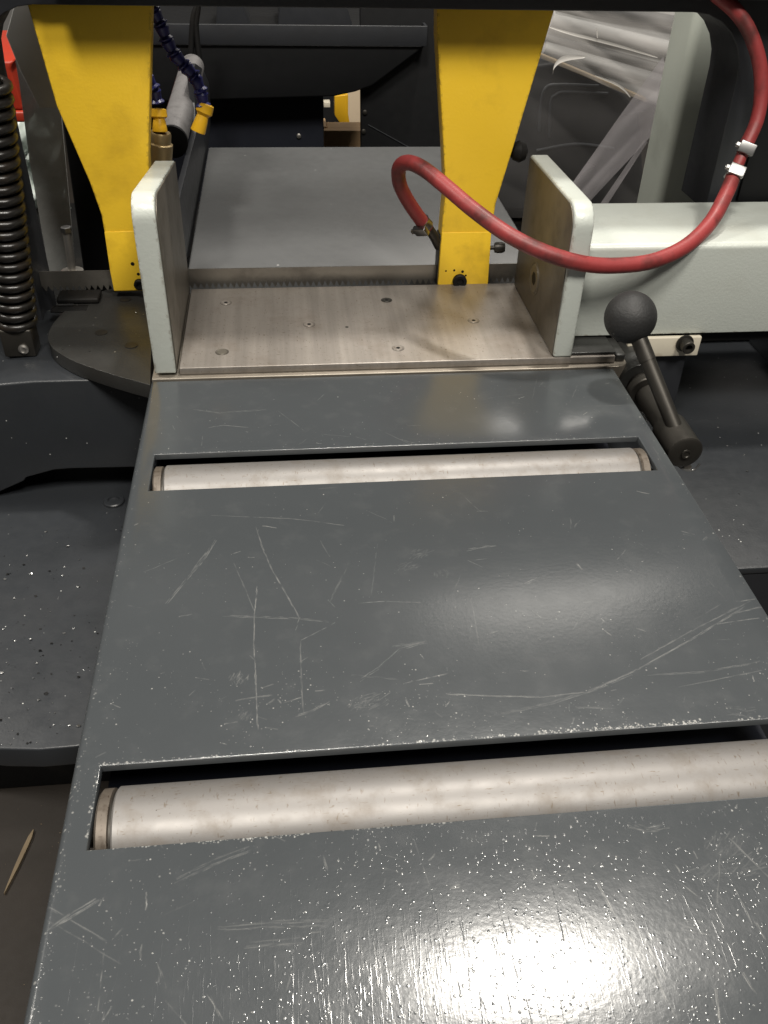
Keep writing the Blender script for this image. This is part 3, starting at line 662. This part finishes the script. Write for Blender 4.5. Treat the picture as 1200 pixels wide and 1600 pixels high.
# coil spring and its clevis
cs = thing('coil_spring', (-.13, .1, .05), 'thick black coil spring hanging at the left edge of the saw', 'spring')
top = at(-20, 120, y=.10); bot = at(28, 508, y=.10)
ax = (bot-top); L = ax.length; axn = ax.normalized(); e1 = axn.orthogonal().normalized(); e2 = axn.cross(e1)
path = []
turns = L/.0098
for i in range(int(turns*20)+1):
    a_ = i/20*2*math.pi; path.append(top+axn*(L*i/(turns*20))+(e1*math.cos(a_)+e2*math.sin(a_))*.0150)
MB().tube(path, .0040, 10, 1).build('coil', 'black_gloss', cs)
MB().lathe([(0, .0105), (L, .0105)], top, axn, 20).build('core', 'near_black', cs)
cl = at(34, 530, y=.095)
boxobj('clevis', 'gun', cs, cl.x-.0165, cl.x+.013, .085, .108, cl.z-.014, cl.z+.014, .002)
pq = at(37, 545, y=.0848); MB().lathe([(0, .0048), (.002, .0048), (.003, .003), (.002, .0015)], (pq.x, .0851, pq.z), (0, -1, 0), 18).build('clevis_screw', 'steel', cs)
tq = at(46, 568, y=.095); boxobj('tab', 'steel', cs, tq.x-.005, tq.x+.005, .093, .098, tq.z-.012, tq.z+.010, .0008)
# guide bracket under blade at left
gb = thing('blade_support', (-.1, .17, 0), 'small black block under the blade left of the left yellow post', 'bracket')
p = at(125, 470, y=.18); boxobj('block', 'near_black', gb, p.x-.020, p.x+.022, .165, .1885, -.0025, p.z+.009, .002)
boxobj('foot', 'near_black', gb, p.x-.024, p.x+.012, .150, .1645, -.0028, p.z+.001, .002)
# guide bolt at left
rb = thing('upright_bolt', (-.1, .24, 0), 'thin upright steel bolt with a flat washer by the smoky guard', 'bolt')
p0 = at(113, 424, y=.25); p1 = at(104, 362, y=.25)
MB().tube([p0, p1], .0042, 14, 1).build('shank', 'steel', rb)
MB().lathe([(-.003, .012), (.001, .012), (.002, .009)], p0, (0, 0, 1), 22).build('washer', 'steel', rb)
MB().lathe([(0, .006), (.005, .006), (.0055, .004)], p1, (0, 0, 1), 6).build('nut', 'bright', rb, smooth=0)

# ------------------------------------------------------------------ left, seen through the opening
gd = thing('smoky_guard', (-.12, .32, .1), 'tall smoky grey clear guard panel behind the left leg of the bow', 'guard')
q = [(24, 95), (48, 35), (95, 175), (118, 425), (78, 432), (46, 250), (30, 130)]
pts = [at(a, c, y=.33) for a, c in q]
MB().prism([(p.x, p.z) for p in pts], 'y', .33, .334).build('panel', 'guard', gd)
mp_ = thing('grey_cover', (-.12, .28, .18), 'slanted dull grey sheet metal cover behind the left yellow post', 'cover')
q = [(10, 55), (30, -20), (150, -20), (150, 168), (62, 168), (30, 105)]
pts = [at(a, c, y=.29) for a, c in q]
MB().prism([(p.x, p.z) for p in pts], 'y', .288, .293).build('sheet', 'cover', mp_, bevel=.0008)
dc = thing('dark_column', (-.08, .3, 0), 'black square column right behind the left yellow post', 'column')
p = at(95, 172, y=.345); p2 = at(120, 425, y=.345); p3 = at(215, 425, y=.345)
MB().prism([(p.x, p.z), (p2.x+.004, p2.z-.08), (p3.x, p2.z-.08), (p3.x-.02, p.z)], 'y', .345, .41).build('post', 'black', dc, bevel=.002)
ro = thing('red_bin', (-.2, .6, .1), 'orange red plastic bin seen far left beyond the bow leg', 'bin')
p = at(6, 95, y=.55); p2 = at(30, 172, y=.55)
MB().prism([(p.x-.1, p.z), (p.x+.012, p.z), (p2.x, p.z-.01), (p2.x+.006, p2.z), (p.x-.1, p2.z)], 'y', .55, .75).build('body', 'red', ro, bevel=.004)
boxobj('rim', 'red', ro, p.x-.1, p2.x+.010, .545, .755, p2.z-.014, p2.z-.0005, .003)
def crumpled(name, mat, corners, nu, nv, amp, seed, scale=9.0, fold=None):
    """sheet of film between four corners, creased by ridged noise"""
    from mathutils import noise as mn
    a, b2, c, d2 = [Vector(v) for v in corners]
    nrm = (b2-a).cross(d2-a).normalized(); q = MB(); V = []
    for j in range(nv+1):
        for i in range(nu+1):
            u, v = i/nu, j/nv
            p = a.lerp(b2, u).lerp(d2.lerp(c, u), v)
            s = p*scale+Vector((seed*7.3, seed*3.1, seed))
            if fold:
                a_ = (p.x*fold[0]+p.z*fold[1]); b_ = (-p.x*fold[1]+p.z*fold[0])
                s = Vector((a_*scale*.22, b_*scale, seed*3.7))
                h = abs(mn.noise(s))+.6*abs(mn.noise(Vector((s.x*1.7+3, s.y*2.4, seed))))+.15*abs(mn.noise(s*4.3))
            else: h = abs(mn.noise(s))+.5*abs(mn.noise(s*2.3))+.25*mn.noise(s*5.1)
            V.append(q.bm.verts.new(p+nrm*amp*(h-.35)))
    for j in range(nv):
        for i in range(nu):
            k = j*(nu+1)+i; q.bm.faces.new((V[k], V[k+1], V[k+nu+2], V[k+nu+1]))
    return q.build(name, mat, None, smooth=60)
cf = crumpled('plastic_film', 'film_white', [at(18, 450, y=.9), at(125, 430, y=.9), at(85, 180, y=.9), at(15, 180, y=.9)], 40, 60, .11, 3, 14)
tag(cf, 'crumpled white plastic film seen through the gap behind the coil spring', 'plastic film')

# ------------------------------------------------------------------ blue coolant hoses
def loc_line(label, path, y, nz0, nz1, grp='blue jointed coolant hoses'):
    P = [at(a, c, y=y+dy) for a, c, dy in path]
    t = thing('coolant_hose', P[-1], label, 'coolant hose', grp)
    pts = catmull(P, 10); segl = .0125; acc = 0; knots = [pts[0]]
    for a_, b2 in zip(pts[:-1], pts[1:]):
        acc += (b2-a_).length
        if acc >= segl: knots.append(b2); acc = 0
    for a_, b2 in zip(knots[:-1], knots[1:]):
        d_ = b2-a_; l = d_.length
        MB().lathe([(-.001, .0035), (0, .0052), (l*.22, .0066), (l*.5, .0056), (l*.78, .0050), (l*.95, .0072), (l*1.04, .0070), (l*1.06, .004)], a_, d_, 18).build('link', 'blue', t)
    a_, b2 = at(*nz0, y=y), at(*nz1, y=y-.004); d_ = b2-a_; l = d_.length
    MB().lathe([(-.004, .004), (-.003, .0075), (l*.2, .0082), (l*.32, .0055), (l*.5, .0062), (l*.95, .0074), (l, .0070), (l, .004)], a_, d_, 22).build('nozzle', 'nozzle', t)
    return t
loc_line('longer blue jointed coolant hose curving down to a hanging yellow nozzle', [(228, -10, 0), (240, 18, 0), (252, 40, .0), (263, 70, .0), (280, 95, .0), (298, 112, .0), (311, 132, 0), (318, 165, 0)], .225, (321, 168), (309, 206))
loc_line('short blue jointed coolant hose ending in yellow in the brass valve', [(228, 118, 0), (240, 138, 0), (246, 160, 0), (248, 180, 0)], .235, (248, 176), (250, 206))
bv = thing('brass_valve', (.02, .235, .1), 'dirty brass valve body below the short blue coolant hose', 'valve')
p0 = at(251, 206, y=.235); p1 = at(249, 250, y=.235); d_ = p1-p0
MB().lathe([(0, .006), (0, .0095), (.002, .0105), (.010, .0105), (.011, .0125), (d_.length, .0125), (d_.length+.03, .011)], p0, d_, 28).build('body', 'brass', bv)

# ------------------------------------------------------------------ hopper and cabinets far behind the outfeed table
ho = thing('chip_hopper', (.18, 1.0, .1), 'black open topped hopper with a folded front rim behind the far table', 'hopper')
Y0 = .90
zr = at(500, 39, y=Y0).z; zl = at(500, 71, y=Y0).z
xl, xr = at(236, 45, y=Y0).x-.08, at(668, 38, y=Y0).x
MB().box(xl, xr, Y0-.002, Y0+.002, zl, zr).build('front_rim', 'darker', ho, bevel=.0008)
MB().prism([(Y0, zr), (Y0+.5, zr), (Y0+.5, zl), (Y0, zl)], 'x', xr-.004, xr).build('side_rim', 'darker', ho)
boxobj('back_rim', 'darker', ho, xl, xr-.0045, Y0+.496, Y0+.50, zl, zr, 0)
b0 = at(330, 155, y=Y0+.03); b1 = at(520, 145, y=Y0+.03); b2_ = at(562, 138, y=Y0+.03)
# tapering body below the rim
bb_ = [(xl, zl-.0005), (xr-.001, zl-.0005), (b2_.x+.02, b2_.z+.01), (b2_.x-.01, b2_.z), (b1.x, b1.z), (xl, b0.z)]
MB().prism(bb_, 'y', Y0+.004, Y0+.46).build('body', 'black', ho, bevel=.003)
for k, (a, c, e, f_) in enumerate(((330, -30, 395, 30), (430, -20, 560, 36))):
    p = at(a, c, y=1.05); q_ = at(e, f_, y=1.05)
    MB().prism([(p.x, q_.z-.03), (q_.x, q_.z-.03), (q_.x-.03, p.z), (p.x+.01, p.z)], 'y', 1.05+.03*k, 1.16+.03*k).build('baffle', 'darker', ho, bevel=.002)
ca = thing('black_cabinet', (.1, 1.0, -.3), 'flat blue black cabinet under the hopper, one bolt on its front', 'cabinet')
p = at(300, 150, y=.96); q_ = at(505, 150, y=.96)
boxobj('body', 'navy', ca, p.x-.1, q_.x, .96, 1.25, -.849, q_.z, .002)
p = at(467, 212, y=.9595); MB().lathe([(0, .004), (.003, .004), (.004, .002)], (p.x, .9598, p.z), (0, -1, 0), 14).build('bolt', 'steel', ca)
bp = thing('black_partition', (.35, .95, -.2), 'tall black side panel behind the right yellow post and far table', 'panel')
p = at(562, 120, y=.93); q_ = at(575, 230, y=.93)
MB().prism([(p.x, .16), (.62, .16), (.62, -.849), (q_.x-.012, -.849), (q_.x-.012, q_.z)], 'y', .93, .95).build('sheet', 'black', bp, bevel=.001)
for a, c in ((566, 133), (562, 175), (560, 205)):
    p = at(a+8, c, y=.9295); MB().lathe([(0, .004), (.003, .004), (.004, .002)], (p.x, .9298, p.z), (0, -1, 0), 12).build('bolt', 'gun', bp)
p = at(575, 195, y=.929); q_ = at(640, 231, y=.929)
MB().tube([Vector((p.x, .9295, p.z)), Vector((q_.x, .9295, q_.z))], .0012, 6, 1).build('seam', 'darker', bp)
# things in the gap
cr = thing('wooden_crate', (.25, 1.35, -.2), 'pale pine crate corner seen in the gap beside the black cabinet', 'crate')
p = at(506, 201, y=1.35); q_ = at(556, 235, y=1.35)
boxobj('side_board', 'wood', cr, p.x, q_.x+.02, 1.35, 1.37, -.40, p.z-.004, .002)
boxobj('side_board', 'wood', cr, p.x-.008, p.x+.008, 1.3705, 1.44, -.40, p.z-.001, .002)
boxobj('top_board', 'wood', cr, p.x+.0085, q_.x+.02, 1.3705, 1.42, p.z-.02, p.z-.004, .002)
yp = thing('yellow_post', (.26, 1.6, -.2), 'orange yellow bent post standing in the gap beyond the pine crate', 'post')
q = [(523, 150), (544, 148), (544, 178), (548, 203), (538, 203), (523, 180)]
pts = [at(a, c, y=1.66) for a, c in q]
MB().prism([(p.x, p.z) for p in pts], 'y', 1.66, 1.69).build('post', 'nozzle', yp, bevel=.002)
tn = thing('cardboard_sheet', (.3, 1.9, -.2), 'tan cardboard sheet standing at the right of the gap by the black panel', 'cardboard')
q = [(538, 120), (600, 120), (600, 245), (548, 245)]
pts = [at(a, c, y=1.85) for a, c in q]
MB().prism([(p.x, p.z) for p in pts], 'y', 1.85, 1.88).build('sheet', 'tan', tn, bevel=.002)
wb = thing('white_block', (.2, 1.9, -.2), 'tiny pale block in the dark gap left of the orange yellow post', 'block')
p = at(506, 160, y=1.8); q_ = at(516, 168, y=1.8)
boxobj('body', 'cream', wb, p.x, q_.x, 1.8, 1.83, q_.z, p.z, .001)
db = thing('dark_crate', (.2, 2.2, -.4), 'dark box standing in the background gap under the pale block', 'box')
p = at(480, 150, y=1.95); q_ = at(620, 245, y=1.95)
boxobj('body', 'black', db, p.x, q_.x, 1.95, 2.3, -.849, p.z+.12, .004)
boxobj('lid', 'darker', db, p.x-.01, q_.x+.01, 1.94, 2.31, p.z+.1205, p.z+.14, .004)
# cables by the hopper
for lab, path in (('thicker black cable hanging down in front of the hopper rim', [(318, -10), (304, 20), (300, 50), (299, 90), (302, 120)]), ('thin black cable beside the thicker one at the hopper', [(300, -10), (309, 8), (306, 40), (310, 80), (312, 110)])):
    cb_ = MB().tube([at(a, c, y=.80) for a, c in path], .0045 if 'thicker' in lab else .003, 10, 6).build('black_cable', 'near_black')
    tag(cb_, lab, 'cable', 'cables hanging at the hopper')

# ------------------------------------------------------------------ right, seen through the opening
gc = thing('grey_green_column', (.6, .42, .0), 'grey green painted steel column with rounded edges right of the plastic film', 'column')
pA = at(1042, 120, y=.40); pB = at(988, 310, y=.40)
pA = at(1080, 110, y=.40); pB = at(1052, 250, y=.40); xc = (pA.x+pB.x)/2-.010
yfar = (at(1042, 120, x=xc).y+at(988, 310, x=xc).y)/2
MB().prism(arc(xc+.012, .412, .012, 180, 270, 6) + arc(xc+.085, .412, .012, -90, 0, 6) + [(xc+.097, yfar), (xc, yfar)], 'z', -.84, .5).build('post', paint('grey_green_column_paint', (.46, .49, .435), .45, .06), gc, bevel=.002)
bm_ = thing('wrapped_machine', (.6, .8, 0), 'black machine with rounded moulded panels wrapped behind clear plastic film', 'machine')
q = [(770, 110), (880, 95), (960, 130), (1000, 175), (1010, 330), (760, 330)]
pts = [at(a, c, y=.80) for a, c in q]
MB().prism([(p.x, p.z) for p in pts], 'y', .80, 1.05).build('body', 'black', bm_, bevel=.008)
for q in ([(842, 205), (845, 160), (852, 138), (870, 132), (935, 134)], [(858, 215), (860, 160), (868, 148), (885, 143), (950, 146)], [(838, 235), (900, 225), (960, 232)]):
    MB().tube([at(a, c, y=.798) for a, c in q], .0022, 8, 6).build('ridge', 'dark', bm_)
bx = thing('packing_board', (.6, .9, .1), 'thin brown cardboard edge sloping under the film above the black machine', 'board')
q = [(845, 84), (1010, 154), (1010, 161), (845, 91)]
pts = [at(a, c, y=.77) for a, c in q]
MB().prism([(p.x, p.z) for p in pts], 'y', .77, .79).build('edge', 'worn_board', bx, bevel=.001)
gb2 = thing('grey_casing', (.6, 1.0, .2), 'light grey casing with long ribs under the film at the top right', 'casing')
q = [(800, 20), (860, -30), (1100, -30), (1100, 200), (1000, 150), (830, 80)]
pts = [at(a, c, y=.86) for a, c in q]
MB().prism([(p.x, p.z) for p in pts], 'y', .86, .9).build('panel', 'sheet', gb2, bevel=.002)
for (a, c, e, f_, rr_, mt) in ((860, 30, 1080, 82, .013, 'sheet'), (870, 2, 1080, 40, .010, 'darker'), (850, 56, 1080, 118, .006, 'darker'), (850, 74, 1080, 140, .010, 'sheet')):
    MB().tube([at(a, c, y=.857), at(e, f_, y=.857)], rr_, 12, 1).build('rib', mt, gb2)
fm = crumpled('plastic_film', 'film', [at(770, 340, y=.66), at(1110, 340, y=.66), at(1110, -40, y=.74), at(790, -40, y=.74)], 110, 110, .014, 5, 7, (.80, -.60))
up_ = crumpled('plastic_film', 'film_haze', [at(800, 75, y=.70), at(1090, 190, y=.70), at(1090, -40, y=.74), at(800, -40, y=.74)], 70, 50, .022, 11, 16, (.93, -.36))
tag(up_, 'hazy upper layer of plastic film over the light grey ribbed casing', 'plastic film')
tag(fm, 'large sheet of clear plastic film wrapped over the black machine', 'plastic film')
q = [at(884, 300, y=.60), at(918, 318, y=.60), at(1052, 176, y=.63), at(1036, 88, y=.64)]
ff = crumpled('plastic_film', 'film_fold', q, 24, 50, .006, 9, 12, (.62, .78))
f2 = crumpled('plastic_film', 'film_fold', [at(938, 318, y=.59), at(950, 318, y=.59), at(1012, 222, y=.61), at(1006, 218, y=.61)], 6, 30, .003, 4, 20, (.5, .86))
tag(f2, 'thin pale crease of plastic film at the foot of the grey green column', 'plastic film')
tag(ff, 'doubled fold of plastic film running diagonally beside the grey green column', 'plastic film')

def glint_strip(path, y, w):  # pale ribbons added to paint glints onto the film
    P = catmull([at(a, c, y=y) for a, c in path], 6); q = MB(); rows = []
    for i, p in enumerate(P):
        k = math.sin(math.pi*min(1, max(0, i/(len(P)-1))))**.6*w+.0004
        rows.append([q.bm.verts.new(p+Vector((0, -.35*abs(t)*w+.35*w, 1)) * 1 - Vector((0, 0, 1)) + Vector((0, 0, t*k))) for t in (-1, -.4, .3, 1)])
    for A, B in zip(rows[:-1], rows[1:]):
        for i in range(3): q.bm.faces.new((A[i], A[i+1], B[i+1], B[i]))
    return q.build('glint_strip', 'film_glint', fm)
M['film_glint'] = film_mat('painted_film_glint', (0.85, 0.82, 0.78), 0.8)  # bright glint put into the colour
glint_strip([(864, 116), (866, 104), (876, 94), (892, 90), (915, 89)], .655, .0035)
glint_strip([(858, 42), (890, 52), (930, 62), (975, 74), (1028, 90)], .66, .0016)
glint_strip([(932, 45), (934, 58)], .655, .003)
glint_strip([(985, 152), (975, 140), (960, 130), (930, 118)], .66, .0014)
# wood splinter on floor
spn = thing('wood_splinter', (-.31, .07, -.848), 'thin pointed sliver of wood lying on the brown floor', 'splinter')
a0 = at(52, 1296, z=-.845); a1 = at(6, 1396, z=-.845); dd = (a1-a0); nn = Vector((-dd.y, dd.x, 0)).normalized()
q = MB(); prof = [(0, .0006), (.12, .0030), (.3, .0034), (.6, .0028), (.85, .0014), (1, .0003)]
q.prism([tuple((a0+dd*t+nn*w_)[:2]) for t, w_ in prof] + [tuple((a0+dd*t-nn*w_)[:2]) for t, w_ in prof[::-1]], 'z', -.8498, -.845).build('sliver', 'worn_board', spn)
